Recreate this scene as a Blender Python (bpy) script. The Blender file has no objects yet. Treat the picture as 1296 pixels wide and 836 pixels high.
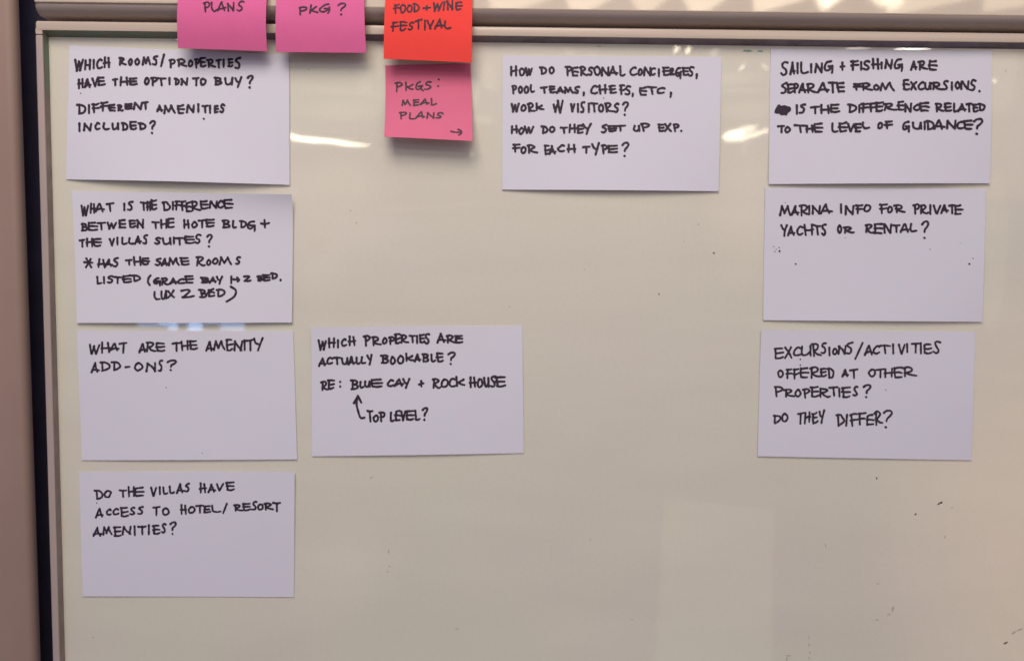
import bpy, math, random
import numpy as np
from mathutils import Vector, Matrix

# ------------------------------------------------------------------ camera
W_PX, H_PX, F_PX = 1296.0, 836.0, 28.0 / 36.0 * 1296.0
DIST, PITCH, ROLL = 0.4636, math.radians(3.94), math.radians(0.727)
scene = bpy.context.scene
fwd = np.array([0.0, math.cos(PITCH), -math.sin(PITCH)])
r0 = np.array([1.0, 0.0, 0.0]); u0 = np.cross(r0, fwd)
RT = r0 * math.cos(ROLL) + u0 * math.sin(ROLL)
UP = -r0 * math.sin(ROLL) + u0 * math.cos(ROLL)
CAM = np.array([-0.0002, -DIST, DIST * math.tan(PITCH)])
cam_data = bpy.data.cameras.new('camera')
cam = bpy.data.objects.new('camera', cam_data)
scene.collection.objects.link(cam)
cam_data.lens = 28.0; cam_data.sensor_width = 36.0
cam_data.clip_start = 0.01; cam_data.clip_end = 50.0
cam_data.dof.use_dof = True; cam_data.dof.focus_distance = DIST
cam_data.dof.aperture_fstop = 9.0
m = Matrix(((RT[0], UP[0], -fwd[0], CAM[0]), (RT[1], UP[1], -fwd[1], CAM[1]),
            (RT[2], UP[2], -fwd[2], CAM[2]), (0, 0, 0, 1)))
cam.matrix_world = m
scene.camera = cam

# ------------------------------------------------------------------ room light
world = bpy.data.worlds.new('World'); scene.world = world
world.use_nodes = True
bg = world.node_tree.nodes['Background']
bg.inputs[1].default_value = 0.50
wn_ = world.node_tree.nodes; wl_ = world.node_tree.links       # room: pale ceiling above, darker floor below
tc_ = wn_.new('ShaderNodeTexCoord'); sx_ = wn_.new('ShaderNodeSeparateXYZ'); cr_ = wn_.new('ShaderNodeValToRGB'); mr_ = wn_.new('ShaderNodeMapRange')
mr_.inputs['From Min'].default_value = -1.0; mr_.inputs['From Max'].default_value = 1.0
cr_.color_ramp.elements[0].position = 0.2; cr_.color_ramp.elements[0].color = (0.13, 0.11, 0.14, 1)
cr_.color_ramp.elements[1].position = 0.72; cr_.color_ramp.elements[1].color = (0.50, 0.515, 0.86, 1)
wl_.new(tc_.outputs['Generated'], sx_.inputs[0]); wl_.new(sx_.outputs['Z'], mr_.inputs['Value'])
wl_.new(mr_.outputs[0], cr_.inputs['Fac']); wl_.new(cr_.outputs['Color'], bg.inputs[0])
scene.view_settings.view_transform = 'Standard'
scene.view_settings.look = 'None'
scene.view_settings.exposure = 0.0
scene.view_settings.gamma = 1.0
try:
    scene.cycles.pixel_filter_type = 'BLACKMAN_HARRIS'
    scene.cycles.filter_width = 1.6
except Exception:
    pass

def area_light(name, loc, target, sx, sy, power, color, shape='RECTANGLE', roll=0.0):
    d = bpy.data.lights.new(name, 'AREA'); d.shape = shape
    d.size = sx; d.size_y = sy; d.energy = power; d.color = color
    o = bpy.data.objects.new(name, d); scene.collection.objects.link(o)
    o.location = loc
    q = (Vector(target) - Vector(loc)).to_track_quat('-Z', 'Y')
    o.rotation_euler = (q.to_matrix() @ Matrix.Rotation(roll, 3, 'Z')).to_euler()
    return o
# the ceiling fitting above and behind the viewer that throws the shadows
area_light('ceiling_lamp', (-0.15, -0.68, 0.80), (0, 0, 0), 0.56, 0.50, 8.3, (1.0, 0.87, 0.75))

def at(px, py, d=0.0):
    """board-space point seen at picture position px,py on the plane d metres in front of the board"""
    v = fwd * F_PX + RT * (px - W_PX / 2) - UP * (py - H_PX / 2)
    t = (-d - CAM[1]) / v[1]
    return CAM + t * v

# lamps, panes and added unseen lights behind the viewer, mirrored in the glossy board
def mirrored_light(px, py, w, h, rad, color, roll=0.0, dist=3.0, shape='ELLIPSE'):
    if shape == 'ELLIPSE' and w > 45 and h > 12:          # a glow without an edge: nested shades of one lit area
        for f in (1.25, 1.12, 1.0, 0.88, 0.76, 0.62, 0.48, 0.32):
            mirrored_light(px, py, w * f, h * f, rad / 6.0, color, roll, dist + 0.01 * f, 'DISK_ELLIPSE')
        return
    if shape == 'DISK_ELLIPSE': shape = 'ELLIPSE'
    p = at(px, py); dv = p - CAM; dv = dv / dv[1]
    loc = p + np.array([dv[0], -1.0, dv[2]]) * dist
    k = (DIST + dist) / F_PX
    sx, sy = w * k, h * k
    area = sx * sy * (math.pi / 4 if shape == 'ELLIPSE' else 1)
    area_light('mirrored_light', tuple(loc), (p[0], p[1], p[2]), sx, sy, rad * area * math.pi, color, shape, roll)
WARM = (1.0, 0.86, 0.62)
mirrored_light(372, 174, 186, 5.5, 34, WARM, math.radians(-3.0))
mirrored_light(856, 62, 4.5, 8, 26, WARM, math.radians(-25), shape='RECTANGLE')
mirrored_light(871, 63, 4.5, 8, 26, WARM, math.radians(-25), shape='RECTANGLE')
mirrored_light(1154, 61, 40, 6, 30, (1, .93, .85), 0)
mirrored_light(1085, 61, 30, 5, 10, (1, .85, .75), 0)
mirrored_light(940, 85, 12, 3, 14, WARM, math.radians(38))
mirrored_light(968, 84, 10, 3, 9, WARM, math.radians(-35))
mirrored_light(928, 171, 24, 12, 20, WARM, math.radians(10))
mirrored_light(943, 164, 32, 7, 9, WARM, math.radians(16))
mirrored_light(954, 170, 44, 5, 16, WARM, math.radians(16))
mirrored_light(938, 167, 34, 14, 5, WARM, math.radians(12))
mirrored_light(941, 184, 3, 22, 2.5, WARM, 0)
mirrored_light(452, 66, 16, 4, 16, WARM, 0)
mirrored_light(346, 59, 5, 5, 22, (1, .95, .9), 0)
mirrored_light(227, 47, 10, 3, 14, WARM, 0)
mirrored_light(1256, 101, 10, 3, 14, WARM, math.radians(-20))
mirrored_light(596, 195, 4, 10, 5, WARM, 0)
mirrored_light(604, 118, 3, 26, 2.4, WARM, math.radians(-8))
mirrored_light(622, 112, 16, 2.5, 2.4, WARM, math.radians(-18))
for bx, by, bw, bh, br in ((193, 409, 34, 9, 5), (218, 413, 12, 10, 12), (247, 413, 19, 14, 15), (232, 406, 60, 5, 10),
                           (271, 408, 22, 5, 9), (294, 412, 28, 14, 8)):
    mirrored_light(bx, by, bw, bh, br, (0.36, 0.58, 1.0), 0.06, shape='RECTANGLE')
# a pale pane, then dim wide lights added to brighten and tint the board
mirrored_light(905, 760, 142, 250, 0.6, (0.9, 1.0, 0.62), -0.01, shape='RECTANGLE')
mirrored_light(1310, 690, 330, 620, 1.5, (1.0, 0.62, 0.28), 0.03)  # unseen, added to warm the right side of the board
mirrored_light(700, 930, 700, 300, 0.35, (0.9, 1.0, 0.75), 0.03)  # unseen, added to lift the tone of the lower board
mirrored_light(1270, 150, 120, 200, 0.9, (1.0, 0.68, 0.42), 0.01, shape='RECTANGLE')
mirrored_light(430, 720, 150, 120, 0.5, (1.0, 0.85, 0.6), 0.25)
for qx, qy, qw, qh, qr, qa in ((440, 118, 110, 2.5, 1.6, -.03), (462, 96, 16, 44, .9, .1), (430, 140, 90, 22, .7, .1), (935, 115, 60, 3, 1.8, -.05),
                               (930, 100, 62, 16, 1.0, .05), (944, 140, 60, 22, .9, .0), (617, 96, 18, 34, .9, .1), (612, 152, 26, 9, 1.4, -.1), (700, 62, 120, 7, .9, -.03),
                               (720, 67, 14, 2.5, 5, -.5), (750, 70, 10, 2.5, 5, .6), (905, 66, 12, 7, 4, .4), (545, 262, 130, 8, .6, .08), (1266, 97, 36, 90, .6, 0),
                               (430, 232, 60, 60, .6, .3), (800, 262, 260, 8, .35, -.04), (400, 330, 70, 100, .4, .1), (1258, 320, 30, 200, .5, 0)):
    mirrored_light(qx, qy, qw, qh, qr, (1.0, 0.88, 0.70), qa)
mirrored_light(420, 260, 160, 110, 0.8, (1.0, 0.80, 0.55), -0.1)
mirrored_light(945, 250, 90, 190, 0.8, (1.0, 0.78, 0.52), 0.05)
# the bright window seen in the upper panel, split by branches
for wx, wy, ww, wh, wr, rad in ((655, -20, 80, 60, .3, 4.5), (745, -22, 70, 62, .45, 5.5), (820, -20, 56, 60, .6, 4.5),
                                (893, -24, 70, 66, .55, 6.0), (980, -22, 60, 62, .2, 6.5), (1040, -20, 34, 60, .5, 8.0),
                                (1062, -18, 14, 60, -.7, 9.0), (1100, -18, 24, 60, .8, 10.0), (1122, -16, 18, 56, .35, 8.0),
                                (1180, -24, 110, 64, .1, 4.0), (1290, -24, 80, 64, .0, 3.5)):
    mirrored_light(wx, wy, ww, wh, rad * 1.6, (1.0, 0.83, 0.58), wr, shape='RECTANGLE')

# ------------------------------------------------------------------ materials
def mat(name, color, rough=0.6, coat=0.0, coat_rough=0.05, metal=0.0, spec=0.5, var=0.0, var_scale=30.0,
        color2=None, bump=0.0, bump_scale=900.0, stretch=(1, 1, 1)):
    mt = bpy.data.materials.new(name); mt.use_nodes = True
    nt = mt.node_tree; b = nt.nodes['Principled BSDF']
    b.inputs['Base Color'].default_value = (*color, 1)
    b.inputs['Roughness'].default_value = rough
    b.inputs['Metallic'].default_value = metal
    b.inputs['Specular IOR Level'].default_value = spec
    b.inputs['Coat Weight'].default_value = coat
    b.inputs['Coat Roughness'].default_value = coat_rough
    geo = nt.nodes.new('ShaderNodeNewGeometry')
    mp = nt.nodes.new('ShaderNodeMapping'); mp.inputs['Scale'].default_value = stretch
    nt.links.new(geo.outputs['Position'], mp.inputs['Vector'])
    if var > 0:
        n = nt.nodes.new('ShaderNodeTexNoise'); n.inputs['Scale'].default_value = var_scale
        n.inputs['Detail'].default_value = 5.0; n.inputs['Roughness'].default_value = 0.6
        nt.links.new(mp.outputs[0], n.inputs['Vector'])
        r = nt.nodes.new('ShaderNodeValToRGB')
        c2 = color2 or tuple(c * (1 - var) for c in color)
        r.color_ramp.elements[0].position = 0.35; r.color_ramp.elements[0].color = (*c2, 1)
        r.color_ramp.elements[1].position = 0.65; r.color_ramp.elements[1].color = (*color, 1)
        nt.links.new(n.outputs['Fac'], r.inputs['Fac']); nt.links.new(r.outputs['Color'], b.inputs['Base Color'])
    if bump > 0:
        n2 = nt.nodes.new('ShaderNodeTexNoise'); n2.inputs['Scale'].default_value = bump_scale
        n2.inputs['Detail'].default_value = 3.0
        nt.links.new(mp.outputs[0], n2.inputs['Vector'])
        bp = nt.nodes.new('ShaderNodeBump'); bp.inputs['Strength'].default_value = bump
        bp.inputs['Distance'].default_value = 0.0004
        nt.links.new(n2.outputs['Fac'], bp.inputs['Height']); nt.links.new(bp.outputs[0], b.inputs['Normal'])
    return mt

def board_material():
    mt = bpy.data.materials.new('board_enamel'); mt.use_nodes = True
    nt = mt.node_tree; b = nt.nodes['Principled BSDF']; L = nt.links.new
    geo = nt.nodes.new('ShaderNodeNewGeometry')
    def noise(scale, detail, stretch=(1, 1, 1)):
        mp = nt.nodes.new('ShaderNodeMapping'); mp.inputs['Scale'].default_value = stretch
        L(geo.outputs['Position'], mp.inputs['Vector'])
        n = nt.nodes.new('ShaderNodeTexNoise'); n.inputs['Scale'].default_value = scale
        n.inputs['Detail'].default_value = detail; L(mp.outputs[0], n.inputs['Vector']); return n.outputs['Fac']
    def ramp(src, p0, c0, p1, c1):
        r = nt.nodes.new('ShaderNodeValToRGB'); e = r.color_ramp.elements
        e[0].position = p0; e[0].color = (*c0, 1); e[1].position = p1; e[1].color = (*c1, 1); L(src, r.inputs['Fac']); return r.outputs['Color']
    def mul(a, c):
        mx = nt.nodes.new('ShaderNodeMix'); mx.data_type = 'RGBA'; mx.blend_type = 'MULTIPLY'
        mx.inputs[0].default_value = 1.0; L(a, mx.inputs[6]); L(c, mx.inputs[7]); return mx.outputs[2]
    base = ramp(noise(9.0, 3.0), 0.35, (0.70, 0.68, 0.585), 0.65, (0.69, 0.69, 0.57))   # yellowed, uneven enamel
    wiped = ramp(noise(24.0, 5.0, (0.35, 1, 1.6)), 0.3, (0.955, 0.95, 0.955), 0.7, (1, 1, 1))  # wiped marker haze
    fine = ramp(noise(420.0, 3.0), 0.25, (0.975, 0.972, 0.975), 0.6, (1, 1, 1))
    L(mul(mul(base, wiped), fine), b.inputs['Base Color'])
    b.inputs['Roughness'].default_value = 0.42; b.inputs['Specular IOR Level'].default_value = 0.3
    b.inputs['Coat Weight'].default_value = 1.0
    mr = nt.nodes.new('ShaderNodeMapRange'); mr.inputs['To Min'].default_value = 0.012; mr.inputs['To Max'].default_value = 0.04
    L(noise(14.0, 4.0), mr.inputs['Value']); L(mr.outputs[0], b.inputs['Coat Roughness'])
    bp = nt.nodes.new('ShaderNodeBump'); bp.inputs['Strength'].default_value = 0.25; bp.inputs['Distance'].default_value = 0.0002
    L(noise(26.0, 2.0), bp.inputs['Height']); L(bp.outputs[0], b.inputs['Coat Normal'])
    return mt

M_BOARD = board_material()
M_UPPER = mat('upper_panel_enamel', (0.62, 0.54, 0.43), 0.4, coat=1.0, coat_rough=0.036, var=0.05, var_scale=20)
M_FRAME = mat('frame_paint', (0.53, 0.445, 0.365), 0.30, spec=0.6, var=0.06, var_scale=60, bump=0.08, bump_scale=500, stretch=(0.2, 1, 1))
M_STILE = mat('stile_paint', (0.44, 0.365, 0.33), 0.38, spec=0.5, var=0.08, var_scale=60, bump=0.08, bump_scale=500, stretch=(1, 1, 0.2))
M_RAIL = mat('rail_paint', (0.42, 0.35, 0.325), 0.30, spec=0.6, var=0.08, var_scale=50, bump=0.05, bump_scale=400, stretch=(0.2, 1, 1))
M_WALL = mat('wall_laminate', (0.36, 0.25, 0.21), 0.6, var=0.07, var_scale=12, bump=0.15, bump_scale=700)
M_LIP_SHADE = mat('lip_shade', (0.24, 0.19, 0.22), 0.5, var=0.4, var_scale=90)  # dark tone stands in for shade below the top bar
M_SIDE_SHADE = mat('side_shade', (0.27, 0.215, 0.19), 0.45, spec=0.5, var=0.3, var_scale=60)  # darker than the stile, for shade on its inner face
M_DARK = mat('dark_gap', (0.10, 0.092, 0.165), 0.8, var=0.2, var_scale=30)
M_CARD = mat('card_stock', (0.68, 0.68, 0.775), 0.75, spec=0.25, var=0.03, var_scale=70, color2=(0.665, 0.685, 0.765), bump=0.10, bump_scale=1500)
M_PINK = mat('pink_paper', (0.75, 0.155, 0.365), 0.8, spec=0.2, var=0.04, var_scale=90, bump=0.10, bump_scale=1500)
M_ROSE = mat('rose_paper', (0.68, 0.162, 0.27), 0.8, spec=0.2, var=0.04, var_scale=90, bump=0.10, bump_scale=1500)
M_CORAL = mat('coral_paper', (0.95, 0.075, 0.062), 0.8, spec=0.2, var=0.04, var_scale=90, bump=0.10, bump_scale=1500)
M_INK = mat('marker_ink', (0.040, 0.025, 0.045), 0.55, spec=0.3, var=0.45, var_scale=160, color2=(0.026, 0.017, 0.030))
M_INK_THIN = mat('marker_ink_thin', (0.060, 0.018, 0.040), 0.55, spec=0.3, var=0.5, var_scale=200, color2=(0.03, 0.013, 0.025))
M_SPECK = mat('dried_marker_speck', (0.11, 0.09, 0.09), 0.6)
M_FAINT = mat('faded_marker_mark', (0.46, 0.41, 0.36), 0.6)
M_GREEN = mat('green_marker_stain', (0.12, 0.20, 0.13), 0.5, var=0.5, var_scale=160, color2=(0.18, 0.18, 0.13))
M_TEAL = mat('teal_marker_stain', (0.10, 0.30, 0.27), 0.5, var=0.4, var_scale=300, color2=(0.3, 0.34, 0.3))

# ------------------------------------------------------------------ object helpers
def mesh_obj(name, verts, faces, material, parent=None, smooth=False):
    me = bpy.data.meshes.new(name)
    me.from_pydata([tuple(map(float, v)) for v in verts], [], faces)
    me.materials.append(material); me.validate(); me.update()
    if smooth:
        for p in me.polygons: p.use_smooth = True
    o = bpy.data.objects.new(name, me); scene.collection.objects.link(o)
    if parent: o.parent = parent
    return o

def box(name, x0, x1, y0, y1, z0, z1, material, parent=None, bevel=0.0):
    v = [(x, y, z) for x in (x0, x1) for y in (y0, y1) for z in (z0, z1)]
    f = [(0, 1, 3, 2), (4, 6, 7, 5), (0, 4, 5, 1), (2, 3, 7, 6), (0, 2, 6, 4), (1, 5, 7, 3)]
    o = mesh_obj(name, v, f, material, parent)
    if bevel:
        md = o.modifiers.new('bevel', 'BEVEL'); md.width = bevel; md.segments = 4; md.limit_method = 'ANGLE'
        for p in o.data.polygons: p.use_smooth = True
        wn = o.modifiers.new('normals', 'WEIGHTED_NORMAL'); wn.keep_sharp = True
    return o

def tag(o, label=None, cat=None, group=None, kind=None):
    if label: o['label'] = label
    if cat: o['category'] = cat
    if group: o['group'] = group
    if kind: o['kind'] = kind
    return o

def extrude_x(name, prof, x_left, x_right, material, parent, round_left=0.0):
    """profile of (depth, z) points drawn out along x, its left end rounded off"""
    n = len(prof); secs = []
    cd = sum(p[0] for p in prof) / n; cz = sum(p[1] for p in prof) / n
    if round_left:
        for k in range(7):
            a = k / 6 * math.pi / 2
            secs.append((x_left + round_left * (1 - math.cos(a)), 0.80 + 0.20 * math.sin(a)))
    else:
        secs = [(x_left, 1.0)]
    secs.append((x_right, 1.0))
    v = []
    for x, s in secs:
        for d, z in prof:
            v.append((x, -(0 + d * s), cz + (z - cz) * (0.86 + 0.14 * (s - 0.8) / 0.2 if round_left else 1)))
    f = []
    for i in range(len(secs) - 1):
        for j in range(n):
            a, b = i * n + j, i * n + (j + 1) % n
            f.append((a, b, b + n, a + n))
    f.append(tuple(reversed(range(n)))); f.append(tuple(range((len(secs) - 1) * n, len(secs) * n)))
    o = mesh_obj(name, v, f, material, parent)
    for p in o.data.polygons:
        if len(p.vertices) == 4: p.use_smooth = True
    md = o.modifiers.new('split', 'EDGE_SPLIT'); md.split_angle = math.radians(32)
    return o

# ------------------------------------------------------------------ setting
FD = 0.0060                                              # how far the frame stands proud
x_out = at(45, 60, FD)[0]; x_in = at(53.6, 60, FD)[0]
z_top = (at(60, 25.5, FD)[2] + at(1296, 42.5, FD)[2]) / 2
z_low = (at(60, 38, FD)[2] + at(1296, 54.5, FD)[2]) / 2
tag(box('back_wall', -0.95, 1.25, 0.170, 0.185, -0.75, 0.60, M_DARK), kind='structure')

WY = 0.10                                               # the wall stands behind the plane of the board
wall_x0, wall_x1 = at(15, 10, -WY)[0], at(43, 836, -WY)[0]
zt_, zb_ = at(15, 10, -WY)[2], at(43, 836, -WY)[2]
def wall_edge(z): return wall_x0 + (wall_x1 - wall_x0) * (zt_ - z) / (zt_ - zb_)
rad = 0.0060
v, f = [], []
for z in (0.60, -0.75):
    e = wall_edge(z)
    v += [(-0.95, WY, z)]
    for k in range(7):
        a = k / 6 * math.pi / 2
        v.append((e - rad + rad * math.sin(a), WY + rad - rad * math.cos(a), z))
    v.append((e, WY + 0.0080, z)); v.append((-0.95, WY + 0.0080, z))
n = len(v) // 2
for j in range(n): f.append((j, (j + 1) % n, (j + 1) % n + n, j + n))
o = mesh_obj('wall', v, f, M_WALL)
for p in o.data.polygons: p.use_smooth = True
o.modifiers.new('split', 'EDGE_SPLIT').split_angle = math.radians(40)
tag(o, kind='structure')

# ------------------------------------------------------------------ the whiteboard
board = bpy.data.objects.new('whiteboard', None); scene.collection.objects.link(board)
board.location = (0, 0, 0)
tag(board, 'glossy yellowed whiteboard in a thin beige frame, covered with index cards', 'whiteboard')
x_right, z_bot = 0.62, -0.48
box('board_panel', x_in - 0.004, x_right, 0.0, 0.012, z_bot, z_low + 0.004, M_BOARD, board)
z_seam = at(50, 43, FD)[2]
# top rail: flat face with eased edges
def bar_profile(z0, z1, d0, d1, r0, r1):
    pts = [(d0, z0)]
    for cx, cz, a0, r in ((d1 - r0, z0 + r0, -90, r0), (d1 - r1, z1 - r1, 0, r1)):
        for k in range(5):
            a = math.radians(a0 + 22.5 * k); pts.append((cx + r * math.cos(a), cz + r * math.sin(a)))
    pts.append((d0, z1)); return pts
extrude_x('frame_rail', bar_profile(z_low, z_top, -0.012, FD, 0.0003, 0.0014), x_out, x_right, M_FRAME, board, round_left=0.0014)
box('frame_corner', x_out + 0.0002, x_in, -FD + 0.00012, 0.012, z_seam, z_low + 0.0008, M_FRAME, board)
box('frame_stile', x_out - 0.0001, x_in + 0.0001, -FD, 0.012, z_bot, z_seam - 0.0004, M_STILE, board, bevel=0.0009)
GZ = 0.0019
def lip_wedge(name, xa, xb, d1, dz, material):
    v = [(x, -d, z) for x in (xa, xb) for d, z in ((d1, z_low - 0.0001), (0.0002, z_low - dz), (0.0002, z_low - 0.0001))]
    return mesh_obj(name, v, [(0, 1, 4, 3), (1, 2, 5, 4), (0, 3, 5, 2), (0, 2, 1), (3, 4, 5)], material, board)
lip_wedge('reveal_shade', x_in + 0.0002, x_right, FD - 0.0004, GZ, M_LIP_SHADE)  # shade under the top bar, put into a dark wedge
xs = at(232, 44)[0]
# old marker residue on the inner lips of the frame
def strip(name, pts, material, parent):
    return mesh_obj(name, pts, [tuple(range(len(pts)))], material, parent)
lip_wedge('marker_stain', x_in + 0.0006, at(236, 42)[0], FD - 0.0003, GZ + 0.00015, M_GREEN)
strip('reveal_shade', [(x_in + 0.00022, -FD + 0.0009, z_low), (x_in + 0.00022, -0.0001, z_low), (x_in + 0.00022, -0.0001, z_bot), (x_in + 0.00022, -FD + 0.0009, z_bot)], M_SIDE_SHADE, board)  # dark sheet over the stile's inner face, painting the reveal's shade
za, zb = z_low - 0.0004, at(60, 127)[2]
strip('marker_stain', [(x_in + 0.0003, -FD + 0.0012, za), (x_in + 0.0003, -0.0002, za), (x_in + 0.0003, -0.0002, zb), (x_in + 0.0003, -FD + 0.0012, zb + 0.004)], M_GREEN, board)
def flat_blob(cx, cy, rx, ry, rot, material, name, seed, d=0.00006):
    rg = random.Random(seed); pts = []
    for k in range(12):
        a = k / 12 * 2 * math.pi; rr = rg.uniform(0.7, 1.15)
        ex, ey = rx * rr * math.cos(a), ry * rr * math.sin(a)
        pts.append(at(cx + ex * math.cos(rot) - ey * math.sin(rot), cy + ex * math.sin(rot) + ey * math.cos(rot), d))
    return mesh_obj(name, pts, [tuple(range(12))], material, board)
flat_blob(49 + 15, 46, 3.0, 1.6, 0, M_GREEN, 'marker_stain', 3)
flat_blob(946, 64.5, 7, 1.5, 0, M_TEAL, 'marker_stain', 5)
flat_blob(962, 65.0, 4, 1.2, 0, M_TEAL, 'marker_stain', 6)
flat_blob(758, 58.5, 4, 1.1, 0, M_FAINT, 'marker_stain', 7)
for i, (sx, sy, rx, ry, ro, mm) in enumerate((
        (903.5, 320, 1.4, 1.3, 0, M_SPECK), (834, 372, 1.0, 1.3, 0, M_SPECK), (645, 388, 1.1, 1.1, 0, M_FAINT),
        (866, 305, 0.8, 0.8, 0, M_FAINT), (740, 341, 0.9, 0.7, 0, M_FAINT), (884, 284, 1.2, 1.0, 0, M_FAINT), (443.5, 266.5, 1.3, 1.0, 0, M_FAINT),
        (451, 282, 0.9, 1.6, 0.5, M_FAINT), (391, 88, 0.9, 1.4, .3, M_FAINT), (1109.6, 604.8, 1.0, 1.8, 0.2, M_SPECK),
        (1189, 636.6, 3.8, 1.2, -0.55, M_SPECK), (1191.5, 635.5, 1.5, 1.3, 0, M_SPECK), (1158.8, 650.2, 1.3, 1.3, 0, M_SPECK), (1205, 642, 1.6, .8, -.3, M_FAINT),
        (1130, 770, 1.3, 4.2, 0.2, M_FAINT), (1125, 777, 2.6, .9, -.5, M_FAINT), (1111, 738, 2.0, .8, .1, M_FAINT), (1110, 784, 2.6, .8, .2, M_FAINT),
        (1273, 813, 3.2, 1.2, -0.4, M_SPECK), (1283, 800, 3.4, 1.0, -0.5, M_FAINT), (1291, 796, 4.5, .9, -.3, M_FAINT),
        (998, 829, 3.4, .8, 0, M_FAINT), (996, 833, 1.0, 2.2, 0, M_FAINT), (1024, 806, .7, 2.4, 0, M_FAINT), (1024, 815, .7, 2.4, 0, M_FAINT), (1025, 825, .7, 2.4, 0, M_FAINT), (1024, 832, .7, 1.8, 0, M_FAINT),
        (578, 795, 1.9, 1.0, 0.1, M_FAINT), (490.7, 723, 1.3, 1.2, 0, M_FAINT), (492, 697, .8, 3.0, 0, M_FAINT), (493, 716, 1.6, .7, .3, M_FAINT),
        (747, 682, .7, 1.8, 0, M_FAINT), (800, 783, 1.2, .8, 0, M_FAINT), (1045, 690, .8, 2.4, 0, M_FAINT), (1273, 90, .8, 1.6, 0, M_FAINT),
        (1196, 679, 1.0, 1.8, 0, M_FAINT), (470, 604, 3.2, .5, -.5, M_FAINT), (118, 806, 1.2, 1.0, 0, M_FAINT))):
    flat_blob(sx, sy, rx, ry, ro, mm, 'marker_speck', 100 + i)

# ------------------------------------------------------------------ the upper board that rests above
upper = bpy.data.objects.new('upper_whiteboard', None); scene.collection.objects.link(upper)
UD = 0.0090
zb = at(648, 34.2, 0.003)[2]; zt = at(648, 12.6, UD)[2]
upper.location = (0, 0, 0)
tag(upper, 'upper glossy board with a rounded beige rail, above the framed whiteboard', 'whiteboard')
ux = at(42.5, 5, UD)[0]
zb = z_top + 0.0031
p0, p1 = math.radians(78), math.radians(20); RR = (zt - zb) / (math.sin(p0) - math.sin(p1))
prof = [(-0.012, zb)]
for k in range(15):
    a = p0 + (p1 - p0) * k / 14
    prof.append((UD - RR * (math.cos(p1) - math.cos(a)), zt - RR * (math.sin(a) - math.sin(p1))))
prof.append((-0.012, zt))
extrude_x('bottom_rail', prof, ux, 0.62, M_RAIL, upper, round_left=0.0030)
px0 = ux + 0.0022
box('upper_panel', px0 - 0.0016, 0.62, -UD + 0.0004, 0.012, zt + 0.0002, 0.45, M_UPPER, upper, bevel=0.0008)
o = box('rail_lip', px0 - 0.0014, at(232, 3)[0] + 0.002, -UD - 0.0006, -UD + 0.0003, zt + 0.0008, zt + 0.0022, M_FRAME, upper, bevel=0.0003)

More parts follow.
